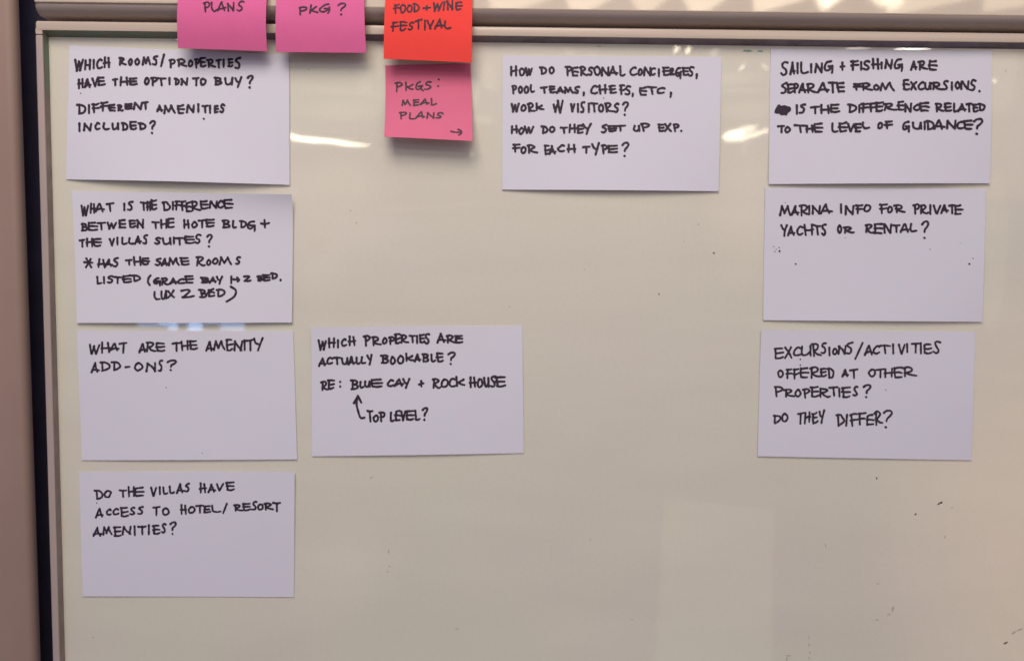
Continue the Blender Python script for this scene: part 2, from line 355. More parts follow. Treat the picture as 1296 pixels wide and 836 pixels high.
# ------------------------------------------------------------------ handwriting alphabet (strokes in a 0..w by 0..1 box)
def arc(cx, cy, rx, ry, a0, a1, n=9):
    return [(cx + rx * math.cos(math.radians(a0 + (a1 - a0) * k / (n - 1))), cy + ry * math.sin(math.radians(a0 + (a1 - a0) * k / (n - 1)))) for k in range(n)]
G = {
 'A': (.72, [[(0, -.05), (.36, 1.0)], [(.36, 1.0), (.45, .55), (.62, 0)], [(.08, .22), (.40, .27), (.76, .22)]]),
 'B': (.60, [[(.08, 1.0), (.10, 0)], [(-.04, .98), (.30, 1.0), (.50, .86), (.42, .64), (.14, .55)], [(.14, .55), (.46, .46), (.58, .22), (.38, .03), (.02, .0)]]),
 'C': (.58, [[(.55, .86), (.38, .99), (.16, .78), (.03, .42), (.10, .08), (.32, .0), (.58, .14)]]),
 'D': (.66, [[(.12, .98), (.14, .02)], [(-.05, .98), (.28, .96), (.56, .74), (.62, .42), (.44, .12), (.12, .0)]]),
 'E': (.60, [[(.08, .94), (.10, .50), (.12, .04)], [(.04, .96), (.30, .97), (.54, 1.0)], [(.06, .50), (.28, .51), (.56, .55)], [(.12, .04), (.34, .0), (.58, .12)]]),
 'F': (.56, [[(.10, .98), (.12, -.02)], [(.02, .96), (.30, .97), (.56, 1.02)], [(-.02, .50), (.28, .52), (.56, .55)]]),
 'G': (.66, [[(.52, .98), (.24, .88), (.04, .50), (.08, .14), (.30, .12), (.48, .34)], [(.26, .46), (.60, .48)], [(.58, .50), (.56, .10), (.58, -.18)]]),
 'H': (.66, [[(.06, 1.0), (.08, -.04)], [(.50, 1.04), (.52, .0)], [(.04, .46), (.34, .50), (.60, .54)]]),
 'I': (.22, [[(.08, 1.0), (.10, 0)]]),
 'K': (.62, [[(.08, 1.06), (.10, 0)], [(.54, .76), (.30, .50), (.10, .40)], [(.16, .44), (.38, .18), (.64, .10)]]),
 'L': (.50, [[(.06, 1.02), (.06, .40), (.12, .06), (.28, .0), (.54, .10)]]),
 'M': (.84, [[(.02, .0), (.12, .95)], [(.12, .95), (.34, .20)], [(.34, .20), (.56, .96)], [(.56, .96), (.66, .50), (.82, .02)]]),
 'N': (.68, [[(.06, .0), (.12, .98)], [(.12, .98), (.32, .52), (.56, .0)], [(.56, .0), (.62, 1.02)]]),
 'O': (.60, [[(.30, .98), (.08, .76), (.02, .36), (.16, .03), (.38, .06), (.56, .38), (.52, .76), (.30, .98), (.20, .94)]]),
 'P': (.56, [[(.10, .94), (.14, -.06)], [(-.02, .94), (.30, 1.02), (.54, .84), (.44, .56), (.14, .42)]]),
 'R': (.66, [[(.08, .96), (.10, .0)], [(-.02, .94), (.28, 1.02), (.48, .84), (.38, .58), (.12, .44)], [(.12, .44), (.36, .18), (.70, .06)]]),
 'S': (.52, [[(.52, .94), (.32, 1.0), (.12, .84), (.16, .62), (.38, .42), (.42, .18), (.24, .01), (-.02, .10)]]),
 'T': (.62, [[(-.02, .92), (.30, .96), (.66, 1.0)], [(.32, .95), (.34, -.02)]]),
 'U': (.58, [[(.04, .96), (.06, .36), (.16, .04), (.34, .08), (.48, .40), (.52, .98)], [(.52, .98), (.54, .02)]]),
 'V': (.56, [[(.02, 1.0), (.26, .02)], [(.26, .02), (.56, 1.02)]]),
 'W': (.92, [[(.0, 1.0), (.20, .0)], [(.20, .0), (.42, .86)], [(.42, .86), (.60, .04)], [(.60, .04), (.90, 1.02)]]),
 'X': (.58, [[(.04, .96), (.30, .46), (.58, .02)], [(.54, .98), (.30, .52), (.0, .0)]]),
 'Y': (.58, [[(.02, .98), (.14, .60), (.34, .46)], [(.58, 1.04), (.40, .40), (.28, -.14)]]),
 '1': (.16, [[(.10, 1.0), (.08, 0)]]),
 '2': (.62, [[(.02, .92), (.34, 1.02), (.48, .86), (.30, .46), (.04, .06)], [(.04, .06), (.34, .04), (.66, .16)]]),
 '?': (.55, [[(-.02, .84), (.16, .98), (.42, 1.0), (.52, .86), (.38, .66), (.22, .52), (.19, .36)], [(.17, .03), (.20, .0)]]),
 ':': (.14, [[(.06, .86), (.08, .82)], [(.06, .20), (.08, .16)]]),
 '.': (.14, [[(.06, .04), (.08, .02)]]),
 ',': (.16, [[(.12, .20), (.10, .0), (.0, -.16)]]),
 '+': (.60, [[(.30, .82), (.32, .14)], [(.0, .46), (.32, .48), (.62, .54)]]),
 '-': (.50, [[(.0, .50), (.5, .54)]]),
 '/': (.40, [[(.42, 1.0), (.0, 0)]]),
 '(': (.26, [[(.26, 1.02), (.06, .76), (.0, .36), (.14, -.02)]]),
 ')': (.30, [[(.12, 1.0), (.28, .74), (.26, .36), (.0, .0)]]),
 '*': (.62, [[(.10, .92), (.30, .52), (.50, .10)], [(.46, .86), (.28, .46), (.06, .12)], [(.0, .52), (.34, .50), (.64, .50)]]),
 '>': (.86, [[(.0, .52), (.3, .48), (.84, .46)], [(.62, .78), (.86, .48), (.66, .18)]]),
}
# other ways the same hand draws some letters
ALT = {
 'H': [(.66, [[(.08, 1.02), (.06, -.02)], [(.50, .96), (.56, -.02)], [(.02, .40), (.36, .44), (.66, .47)]])],
 'A': [(.70, [[(-.02, .0), (.30, .98), (.36, .98)], [(.34, .98), (.60, .02)], [(.02, .14), (.36, .34), (.70, .28)]])],
 'E': [(.58, [[(.54, .98), (.26, .94), (.08, .90)], [(.08, .92), (.06, .40), (.12, .04)], [(.04, .50), (.36, .52), (.62, .50)], [(.12, .04), (.34, .02), (.56, .06)]])],
 'O': [(.60, [[(.24, .96), (.04, .60), (.10, .10), (.34, .0), (.56, .34), (.56, .80), (.34, 1.0), (.16, .88)]])],
 'S': [(.52, [[(.54, .98), (.24, .90), (.12, .70), (.40, .50), (.46, .24), (.30, .02), (.0, .06)]])],
 'R': [(.66, [[(.10, .92), (.06, -.02)], [(.0, .92), (.34, .98), (.50, .78), (.30, .50), (.10, .46)], [(.14, .46), (.30, .16), (.56, .0), (.72, .06)]])],
 'T': [(.62, [[(.0, .98), (.34, .94), (.68, .96)], [(.30, .94), (.36, .02)]])],
}
def smooth_line(pts, step=0.06):
    """Catmull-Rom through the points"""
    if len(pts) == 2:
        a, b = np.array(pts[0]), np.array(pts[1]); n = max(3, int(np.linalg.norm(b - a) / step / 1.5))
        return [tuple(a + (b - a) * k / n) for k in range(n + 1)]
    P = [np.array(p, float) for p in pts]; P = [2 * P[0] - P[1]] + P + [2 * P[-1] - P[-2]]
    out = []
    for i in range(1, len(P) - 2):
        p0, p1, p2, p3 = P[i - 1:i + 3]; n = max(2, int(np.linalg.norm(p2 - p1) / step))
        for k in range(n):
            t = k / n
            out.append(.5 * ((2 * p1) + (-p0 + p2) * t + (2 * p0 - 5 * p1 + 4 * p2 - p3) * t * t + (-p0 + 3 * p1 - 3 * p2 + p3) * t ** 3))
    out.append(P[-2]); return [tuple(q) for q in out]

rng = random.Random(7)
def word_strokes(text, x0, x1, yb0, yb1, h, pen=3.0):
    """strokes in picture units for one written word"""
    gap = 0.17; items = []; pos = 0.0
    for ch in text:
        g = G[ch]
        if ch in ALT and rng.random() < 0.45: g = rng.choice(ALT[ch])
        sc = rng.uniform(0.92, 1.08)
        items.append((g, pos, sc)); pos += g[0] * sc + gap * rng.uniform(0.75, 1.2)
    total = pos - gap
    kx = (x1 - x0) / total
    out = []
    for g, p, sc in items:
        rot = rng.gauss(0, 0.035); dy = rng.gauss(0, 0.045); sh = rng.gauss(0.02, 0.04); hs = rng.uniform(0.88, 1.10)
        for st in g[1]:
            amp = 0.034 if len(text) > 1 else 0.01
            q = smooth_line([(u * sc + rng.gauss(0, amp), v * hs + rng.gauss(0, amp)) for u, v in st])
            line = []
            for u, v in q:
                u2 = u + sh * v - rot * v * 0.7; v2 = v + rot * u + dy
                X = x0 + (p + u2) * kx
                t = (X - x0) / max(1e-6, x1 - x0)
                line.append((X, yb0 + (yb1 - yb0) * t - v2 * h))
            out.append(line)
    # the measured extent of a word includes the width of the pen
    if len(text) > 1:
        xa = min(p[0] for l in out for p in l); xb = max(p[0] for l in out for p in l)
        k = (x1 - x0 - pen) / (xb - xa)
        out = [[(x0 + pen / 2 + (p[0] - xa) * k, p[1]) for p in l] for l in out]
    hh = max(0.5, (h - pen * 0.35) / h)
    fit = []
    for l in out:
        q = []
        for x, y in l:
            b = yb0 + (yb1 - yb0) * (x - x0) / max(1e-6, x1 - x0)
            q.append((x, b - pen * 0.2 - (b - y) * hh))
        fit.append(q)
    return fit

def letter_strokes(spec, ox, oy, k, pen):
    """letters written one by one, each into its own measured left, right, top and bottom"""
    out = []
    for item in spec.split('|'):
        ch, xl, xr, yt, yb = item.split()
        xl, xr = ox + float(xl) / k + pen / 2, ox + float(xr) / k - pen / 2
        yt, yb = oy + float(yt) / k + pen * .42, oy + float(yb) / k - pen * .42
        g = G[ch]
        if ch in ALT and rng.random() < 0.4: g = rng.choice(ALT[ch])
        amp = 0.026 if ch not in 'I?1:.,' else 0.008
        lines = [smooth_line([(u + rng.gauss(0, amp), v + rng.gauss(0, amp)) for u, v in st]) for st in g[1]]
        us = [p[0] for l in lines for p in l]; vs = [p[1] for l in lines for p in l]
        u0, u1, v0, v1 = min(us), max(us), min(vs), max(vs)
        kx = (xr - xl) / (u1 - u0) if xr > xl else 0.0
        if ch in 'I1:.,': kx = min(max(kx, 0), (yb - yt) * 0.9)
        cx = (xl + xr) / 2; um = (u0 + u1) / 2
        for l in lines:
            out.append([(cx + (u - um) * kx, yb - (v - v0) / (v1 - v0) * (yb - yt)) for u, v in l])
    return out

# ------------------------------------------------------------------ paper sheets
PU, PV = 30, 22
class Sheet:
    """a sheet of paper: four corners in the picture, and a lift off the board at (u, v), v running down"""
    def __init__(self, corners, lift):
        self.lift = lift
        uv = ((0, 0), (1, 0), (1, 1), (0, 1))
        self.c = [at(px, py, float(lift(np.array(u), np.array(v)))) for (px, py), (u, v) in zip(corners, uv)]
    def pos(self, u, v, off=0.0):
        u = np.asarray(u, float); v = np.asarray(v, float)
        a, b, c, d = self.c
        out = np.empty(u.shape + (3,))
        for k in (0, 2):
            out[..., k] = (a[k] * (1 - u) + b[k] * u) * (1 - v) + (d[k] * (1 - u) + c[k] * u) * v
        out[..., 1] = -(self.lift(u, v) + off)
        return out
    def project(self, p):
        q = p - CAM; z = q @ fwd
        return np.stack([W_PX / 2 + F_PX * (q @ RT) / z, H_PX / 2 - F_PX * (q @ UP) / z], -1)
    def inverse(self, pts):
        pts = np.asarray(pts, float); uv = np.full(pts.shape, 0.5)
        for _ in range(6):
            e = 1e-4
            p0 = self.project(self.pos(uv[:, 0], uv[:, 1])); pu = (self.project(self.pos(uv[:, 0] + e, uv[:, 1])) - p0) / e
            pv = (self.project(self.pos(uv[:, 0], uv[:, 1] + e)) - p0) / e
            r = pts - p0; det = pu[:, 0] * pv[:, 1] - pv[:, 0] * pu[:, 1]
            uv[:, 0] += (r[:, 0] * pv[:, 1] - pv[:, 0] * r[:, 1]) / det
            uv[:, 1] += (pu[:, 0] * r[:, 1] - r[:, 0] * pu[:, 1]) / det
            uv = np.clip(uv, -0.02, 1.02)
        return uv
    def build(self, name, material, thick=0.00028):
        us, vs = np.meshgrid(np.linspace(0, 1, PU + 1), np.linspace(0, 1, PV + 1))
        f_ = self.pos(us, vs).reshape(-1, 3); b_ = self.pos(us, vs, -thick).reshape(-1, 3)
        N = len(f_); verts = np.vstack([f_, b_]); faces = []
        w = PU + 1
        for j in range(PV):
            for i in range(PU):
                a = j * w + i
                faces.append((a, a + w, a + w + 1, a + 1)); faces.append((a + N, a + 1 + N, a + w + 1 + N, a + w + N))
        for i in range(PU):
            faces.append((i, i + 1, i + 1 + N, i + N)); a = PV * w + i; faces.append((a, a + N, a + 1 + N, a + 1))
        for j in range(PV):
            a = j * w; faces.append((a, a + N, a + w + N, a + w)); a = j * w + PU; faces.append((a, a + w, a + w + N, a + N))
        c = self.pos(0.5, 0.5)
        o = mesh_obj(name, verts - c, faces, material)
        o.location = tuple(map(float, c))
        for p in o.data.polygons: p.use_smooth = True
        o.modifiers.new('split', 'EDGE_SPLIT').split_angle = math.radians(50)
        self.obj = o; self.centre = c
        return o
    def ink(self, name, strokes, width, material=None):
        """pen strokes laid on the paper, following its curl"""
        pts, faces, offs = [], [], []
        for si, line in enumerate(strokes):
            L = np.array(line, float)
            keep = [0] + [i for i in range(1, len(L)) if np.linalg.norm(L[i] - L[i - 1]) > 1e-4]; L = L[keep]
            off = 0.00005 + 0.000004 * (si % 24)
            if len(L) < 2: L = np.vstack([L, L + 0.01])
            T = np.gradient(L, axis=0); T /= np.maximum(1e-9, np.linalg.norm(T, axis=1))[:, None]
            Nn = np.stack([-T[:, 1], T[:, 0]], 1)
            ph = rng.uniform(0, 6.28); n = len(L); base = len(pts)
            ww = np.array([width * .48 * (1.0 + 0.07 * math.sin(ph + k * .7) + 0.12 * (1 - min(1, k / 3.0)) + 0.05 * rng.uniform(-1, 1)) * (1 - 0.10 * max(0, (k - n + 4) / 4)) for k in range(n)])
            for k in range(n):
                pts.append(L[k] + Nn[k] * ww[k]); pts.append(L[k] - Nn[k] * ww[k]); offs += [off, off]
            for k in range(n - 1):
                a = base + 2 * k; faces.append((a, a + 1, a + 3, a + 2))
            for k, sgn in ((0, -1), (n - 1, 1)):
                cap = []
                for j in range(1, 6):
                    a = math.pi * j / 6
                    cap.append(len(pts)); pts.append(L[k] + (Nn[k] * math.cos(a) + sgn * T[k] * math.sin(a)) * ww[k]); offs.append(off)
                a = base + 2 * k; faces.append(tuple([a] + cap + [a + 1]) if sgn > 0 else tuple([a + 1] + cap[::-1] + [a]))
        return self._lay(name, pts, faces, offs, material)
    def shape(self, name, poly, material=None, off=0.00016):
        n = len(poly); c = np.mean(np.array(poly, float), 0)
        pts = [c] + list(poly); faces = [(0, 1 + k, 1 + (k + 1) % n) for k in range(n)]
        return self._lay(name, pts, faces, [off] * (n + 1), material)
    def _lay(self, name, pts, faces, offs, material):
        uv = self.inverse(np.array([tuple(p) for p in pts]))
        P = self.pos(uv[:, 0], uv[:, 1]); P[:, 1] -= np.array(offs)
        return mesh_obj(name, P - self.centre, faces, material or M_INK, self.obj)
    def speck(self, x, y, r, seed=0):
        rg = random.Random(seed)
        return self.shape('ink_speck', [(x + r * rg.uniform(.8, 1.15) * math.cos(a * math.pi / 5), y + r * rg.uniform(.8, 1.15) * math.sin(a * math.pi / 5)) for a in range(10)])

def lift_fn(tl, tr, br, bl, bulge_b=0.0, bulge_r=0.0, base=0.0004, mid=0.0, curl_t=0.0):
    """corner lifts in mm, with the bottom or right edge bowing between its corners"""
    ph = (tl + 2 * tr + 3 * br + 5 * bulge_b) * 7.0
    def fn(u, v):
        c = tl * (1 - u) ** 3 * (1 - v) ** 3 + tr * u ** 3 * (1 - v) ** 3 + br * u ** 3 * v ** 3 + bl * (1 - u) ** 3 * v ** 3
        c = c + bulge_b * v ** 2.2 * np.sin(np.pi * np.clip(u, 0, 1)) + bulge_r * u ** 3 * np.sin(np.pi * np.clip(v, 0, 1))
        c = c + mid * np.sin(np.pi * np.clip(u, 0, 1)) * np.sin(np.pi * np.clip(v, 0, 1)) + 0.22 * np.sin(4.1 * u + 2.3 * v + ph) * np.sin(2.9 * v - 1.7 * u + 2 * ph) + curl_t * u ** 1.5 * (1 - v) ** 9 + 0.05 * np.sin(5 * u + 3 * v)
        return base + 0.001 * c
    def safe(u, v):
        return fn(np.clip(u, 0, 1), np.clip(v, 0, 1))
    return safe

GROUP = 'white index cards stuck on the whiteboard'
def card(corners, lift, label, lines, width, material=None, name='index_card', group=GROUP, cat='index card', ink=None, rounded=True):
    s = Sheet(corners, lift); o = s.build(name, material or M_CARD)
    tag(o, label, cat, group)
    for (ox, oy, k), words in lines:
        st = []
        if isinstance(words, str):
            st = letter_strokes(words, ox, oy, k, width); words = []
        for wd in words:
            t, x0, x1, a, b, h = wd
            st += word_strokes(t, ox + x0 / k, ox + x1 / k, oy + a / k, oy + b / k, h / k, width)
        s.ink('handwritten_line', st, width, ink)
    return s
A = (75, 55, 6.97); C = (85, 240, 5.227); D3 = (95, 415, 5.184); D4 = (105, 590, 4.8); E5 = (390, 410, 5.971)
G6 = (635, 70, 5.971); I7 = (970, 60, 6.967); K8 = (970, 235, 4.547); K9 = (965, 415, 5.184)
A2 = 976; C2 = 732; E2 = 776; G2 = 776; I2 = 975          # second strip of each sheet's measurements starts here

s1 = card([(88, 57.5), (366, 69), (366.5, 234), (83.5, 227)], lift_fn(0.2, 0.6, 0.6, 0.1, 4.2, 0.3),
     'white card asking which rooms have the option to buy, partly under two pink notes', [
     ((90, 60, 5.891), 'W 22 98 85 185|H 95 152 86 174|I 160 178 88 165|C 185 240 82 165|H 235 298 68 158|R 352 418 72 140|O 422 464 82 140|O 470 518 80 138|M 525 600 68 138|S 600 652 60 138|/ 662 702 48 150|P 725 782 85 158|R 785 870 82 150|O 868 914 90 152|P 915 962 82 162|E 955 1012 72 152|R 1005 1085 85 155|T 1075 1127 86 160|I 1128 1147 85 155|E 1165 1214 82 152|S 1215 1270 72 165'),
     ((90, 92, 5.4), 'H 40 92 38 115|A 85 142 38 108|V 138 188 35 100|E 175 240 28 92|T 278 325 38 95|H 330 402 25 95|E 393 458 32 90|O 497 540 30 88|P 540 595 28 95|T 580 655 32 95|I 663 682 30 88|D 700 745 35 90|N 745 803 32 90|T 825 880 30 95|O 878 928 35 92|B 972 1038 28 92|U 1045 1112 30 90|Y 1115 1172 26 108|? 1200 1250 15 112'),
     ((90, 125, 6.48), 'D 40 128 42 132|I 138 156 45 128|F 165 240 32 122|F 235 310 20 110|E 300 370 42 108|R 375 435 45 108|E 435 508 35 92|N 505 592 25 95|T 580 640 20 95|A 697 758 48 112|M 755 862 48 128|E 866 937 45 128|N 940 1017 45 120|I 1034 1054 38 118|T 1068 1132 48 122|I 1130 1150 50 125|E 1168 1217 52 120|S 1213 1268 38 120'),
     ((90, 148, 10.8), 'I 95 134 75 210|N 160 292 80 205|C 315 407 68 185|L 425 537 75 185|U 550 662 75 185|D 680 787 70 195|E 790 907 55 185|D 905 1034 75 185|? 1065 1165 45 240')], 3.15)
s1.speck(102.3, 118.2, 0.8, 1); s1.speck(258, 150.5, 1.4, 2)

s2 = card([(91, 241.5), (369, 246), (369.5, 408), (97, 408.5)], lift_fn(0.2, 1.2, 1.2, 1.2, 1.9, 0.6, curl_t=3.6),
     'white card with six crowded lines on hotel and villa suites, top right corner curling', [
     ((95, 250, 6.171), 'W 42 112 56 150|H 113 166 40 128|A 153 237 40 117|T 238 309 36 114|I 376 394 40 107|S 403 459 26 104|T 505 582 30 104|H 553 602 26 107|E 588 646 13 100|D 675 752 28 107|I 755 774 28 102|F 773 832 23 102|F 818 872 20 107|E 858 922 28 116|R 903 987 23 107|E 973 1047 20 94|N 1043 1117 23 87|C 1108 1167 16 87|E 1153 1243 10 90'),
     ((95, 274, 5.082), 'B 35 84 40 97|E 78 152 33 94|T 138 202 33 90|W 203 272 33 84|E 278 332 16 77|E 343 397 20 75|N 393 446 13 77|T 490 547 30 82|H 546 602 13 82|E 588 643 8 75|H 695 740 16 80|O 746 792 28 77|T 788 847 16 77|E 833 901 13 70|B 942 1002 18 77|L 1008 1044 23 77|D 1053 1107 23 77|G 1103 1164 26 100|+ 1190 1256 16 77'),
     ((95, 294, 6.82), 'T 32 92 56 132|H 88 162 46 130|E 148 236 48 127|V 290 347 46 122|I 355 378 38 114|L 398 457 38 110|L 456 522 43 107|A 508 582 28 107|S 578 632 16 104|S 680 747 38 107|U 748 837 40 112|I 842 865 36 107|T 860 947 40 114|E 938 1037 28 102|S 1028 1093 10 102|? 1132 1191 13 132'),
     ((100, 318, 6.028), '* 32 111 46 130|H 135 207 53 132|A 193 264 56 122|S 253 306 43 122|T 350 412 58 110|H 410 482 36 112|E 473 546 46 107|S 575 632 48 112|A 623 687 48 114|M 678 772 43 114|E 763 846 43 110|R 888 970 36 117|O 968 1012 58 110|O 1013 1067 46 102|M 1063 1170 38 107|S 1190 1237 36 104'),
     ((110, 340, 4.985), 'L 58 100 46 100|I 99 117 46 97|S 123 172 40 94|T 168 227 46 97|E 220 287 36 92|D 278 343 36 84|( 378 410 36 110|G 415 470 53 112|R 466 527 53 107|A 520 577 53 100|C 568 627 58 97|E 613 677 40 94|B 712 777 50 94|A 768 822 48 94|Y 813 861 43 102|1 902 920 43 97|> 918 969 50 87|2 985 1041 40 84|B 1068 1112 40 82|E 1103 1162 33 80|D 1156 1207 23 68|. 1213 1231 63 80'),
     (C, [('LUX', 570, 716, 728, 720, 60), ('2', C2 + 28, C2 + 103, 718, 716, 54), ('BED', C2 + 132, C2 + 318, 712, 702, 50), (')', C2 + 322, C2 + 380, 748, 748, 98)])], 2.95)

s3 = card([(97, 418), (371, 419), (376, 581), (103.5, 582)], lift_fn(0.2, 0.3, 0.4, 0.2, 0.7, 0.3),
     'white card about the amenity add-ons, third down in the left column', [
     ((105, 424, 5.4), 'W 40 120 58 134|H 120 192 43 127|A 180 252 50 110|T 243 306 46 127|A 378 437 50 124|R 428 507 43 117|E 493 566 48 114|T 605 672 46 114|H 666 737 33 110|E 723 789 33 102|A 835 897 38 112|M 888 977 33 107|E 973 1032 23 110|N 1028 1097 33 110|I 1095 1115 28 107|T 1110 1177 23 110|Y 1163 1236 13 110'),
     ((105, 450, 9.97), 'A 95 217 78 220|D 208 352 70 202|D 348 484 68 194|- 525 605 125 155|O 642 767 78 200|N 788 927 78 207|S 940 1014 48 202|? 1055 1191 46 194')], 2.85)
s3.speck(210.5, 490, 0.7, 3); s3.speck(256, 573, 0.6, 4)

s4 = card([(100, 597), (373, 597), (372, 755), (104.5, 754)], lift_fn(0.2, 1.2, 0.2, 0.2, 0.25, 0.4),
     'lowest white card in the left column, asking whether the villas have access', [
     ((110, 604, 6.48), 'D 55 137 98 182|O 136 206 100 167|T 260 332 96 164|H 333 402 68 162|E 383 476 73 157|V 518 577 73 157|I 587 610 70 144|L 618 670 73 140|L 670 724 63 134|A 730 802 43 132|S 793 846 40 120|H 918 987 38 130|A 988 1062 48 127|V 1058 1127 43 114|E 1133 1216 30 110'),
     ((110, 630, 4.985), 'A 50 108 60 127|C 118 158 63 110|C 160 207 60 107|E 206 267 53 120|S 266 307 53 107|S 316 360 48 104|T 412 467 48 112|O 473 524 56 110|H 586 634 36 104|O 636 687 48 97|T 683 742 40 97|E 733 787 43 94|L 783 851 40 92|/ 853 890 28 100|R 922 987 36 84|E 978 1037 28 82|S 1033 1077 16 77|O 1073 1117 33 77|R 1113 1182 26 77|T 1168 1226 23 87'),
     ((110, 655, 9.97), 'A 70 202 110 237|M 193 327 103 220|E 328 442 103 237|N 438 567 93 217|I 583 624 93 227|T 633 757 93 217|I 766 799 78 217|E 818 932 83 210|S 928 1007 60 194|? 1040 1136 40 214')], 2.75)
s4.speck(122.7, 636, 0.8, 5)

s5 = card([(393.5, 414), (661, 412), (663, 573), (394.5, 577)], lift_fn(1.6, 0.2, 0.3, 0.2, 0.9, 0.4),
     'white card about bookable properties, with a drawn arrow pointing up, alone in its column', [
     ((395, 418, 6.171), 'W 42 117 70 160|H 120 188 53 140|I 193 212 68 140|C 223 277 58 127|H 278 346 40 124|P 395 462 33 127|R 463 547 43 124|O 543 592 50 110|P 593 652 43 114|E 638 697 20 107|R 688 762 28 104|T 753 812 33 102|I 810 830 36 107|E 833 887 23 102|S 868 923 20 110|A 970 1052 16 102|R 1043 1127 30 102|E 1108 1183 33 102'),
     ((395, 444, 6.171), 'A 45 117 50 124|C 110 167 43 107|T 163 227 43 110|U 223 287 48 110|A 278 342 36 112|L 338 382 43 107|L 376 427 40 102|Y 423 473 23 114|B 530 604 26 100|O 606 657 38 107|O 660 722 28 104|K 726 802 13 84|A 793 857 18 87|B 853 917 16 90|L 923 972 20 90|E 963 1031 8 90|? 1055 1126 3 110'),
     ((395, 470, 4.985), 'R 50 107 56 124|E 93 147 48 114|: 168 188 58 102|B 238 297 48 117|L 296 332 58 107|U 326 372 56 102|E 368 451 43 102|C 470 522 46 97|A 513 582 43 97|Y 568 621 40 110|+ 668 711 53 100|R 755 817 40 110|O 810 864 43 102|C 860 912 38 100|K 903 969 28 97|H 988 1044 30 104|O 1038 1082 40 104|U 1078 1122 33 102|S 1118 1167 23 100|E 1148 1226 28 100'),
     ((440, 512, 10.8), 'T 255 357 68 242|O 338 432 128 242|P 418 522 88 237|L 573 652 93 237|E 633 742 68 227|V 718 802 78 224|E 788 917 68 217|L 908 1002 68 217|? 1010 1106 28 222')], 3.0)
def arrow_path(org, segs):
    ox, oy, k = org
    return [[(ox + x * 100 / k, oy + y * 100 / k) for x, y in smooth_line([(a / 100, b / 100) for a, b in sg])] for sg in segs]
s5.ink('drawn_arrow', arrow_path(E5, [[(425, 706), (396, 706), (376, 650), (366, 600), (376, 542)], [(346, 596), (376, 540)], [(376, 540), (402, 592)]]), 3.0)

s6 = card([(636, 70.5), (913, 72), (909.5, 242), (635.5, 240)], lift_fn(0.2, 0.4, 0.8, 0.4, 2.4, 0.8),
     'white card about concierges and chefs, standing right of the orange note at the top', [
     ((640, 78, 5.184), 'H 28 82 25 100|O 84 130 38 98|W 124 180 38 98|D 218 274 32 88|O 280 324 32 86|P 385 440 28 100|E 430 482 33 100|R 480 542 28 98|S 533 577 33 95|O 573 627 28 95|N 623 682 33 98|A 672 742 28 98|L 743 790 26 100|C 810 867 32 96|O 864 902 43 96|N 900 957 33 98|C 945 987 38 95|I 996 1014 45 105|E 1024 1082 33 96|R 1073 1113 40 95|G 1108 1157 36 117|E 1153 1207 36 96|S 1193 1241 30 101|, 1240 1265 78 118'),
     ((640, 102, 5.891), 'P 42 87 32 105|O 88 132 38 102|O 132 177 36 100|L 177 221 28 94|T 255 317 42 101|E 318 377 38 98|A 373 437 42 100|M 433 510 45 100|S 503 556 40 102|, 570 593 83 120|C 628 692 32 105|H 690 762 28 106|E 763 832 32 100|F 843 899 28 110|S 883 937 35 112|, 933 961 92 126|E 992 1057 45 115|T 1048 1132 40 110|C 1123 1192 48 102|, 1210 1250 85 132'),
     ((640, 124, 8.1), 'W 50 147 48 152|O 148 217 62 142|R 213 312 45 152|K 303 402 48 137|V 480 542 56 156|V 522 597 18 164|V 658 717 52 152|I 730 752 55 157|S 758 817 35 157|I 840 864 50 157|T 858 952 45 152|O 943 1012 58 152|R 1008 1112 43 152|S 1098 1167 46 156|? 1190 1267 36 190'),
     ((640, 152, 5.635), 'H 35 92 35 103|O 88 137 50 108|W 128 206 40 99|D 248 307 38 102|O 306 357 42 93|T 385 447 46 101|H 446 512 25 96|E 503 562 32 99|Y 543 616 20 106|S 675 727 27 96|E 723 797 36 87|T 778 860 33 84|U 905 962 33 86|P 958 1031 18 86|E 1082 1137 25 86|X 1128 1187 20 87|P 1190 1242 23 87|. 1243 1261 70 88'),
     ((640, 176, 8.1), 'F 62 157 46 142|O 148 217 73 157|R 213 336 53 152|E 390 462 58 166|A 438 522 63 162|C 523 612 53 137|H 623 726 48 147|T 780 872 68 152|Y 873 967 33 172|P 973 1052 53 160|E 1038 1156 58 147|? 1185 1271 28 187')], 3.1)
s6.speck(764, 124.4, 0.8, 6)

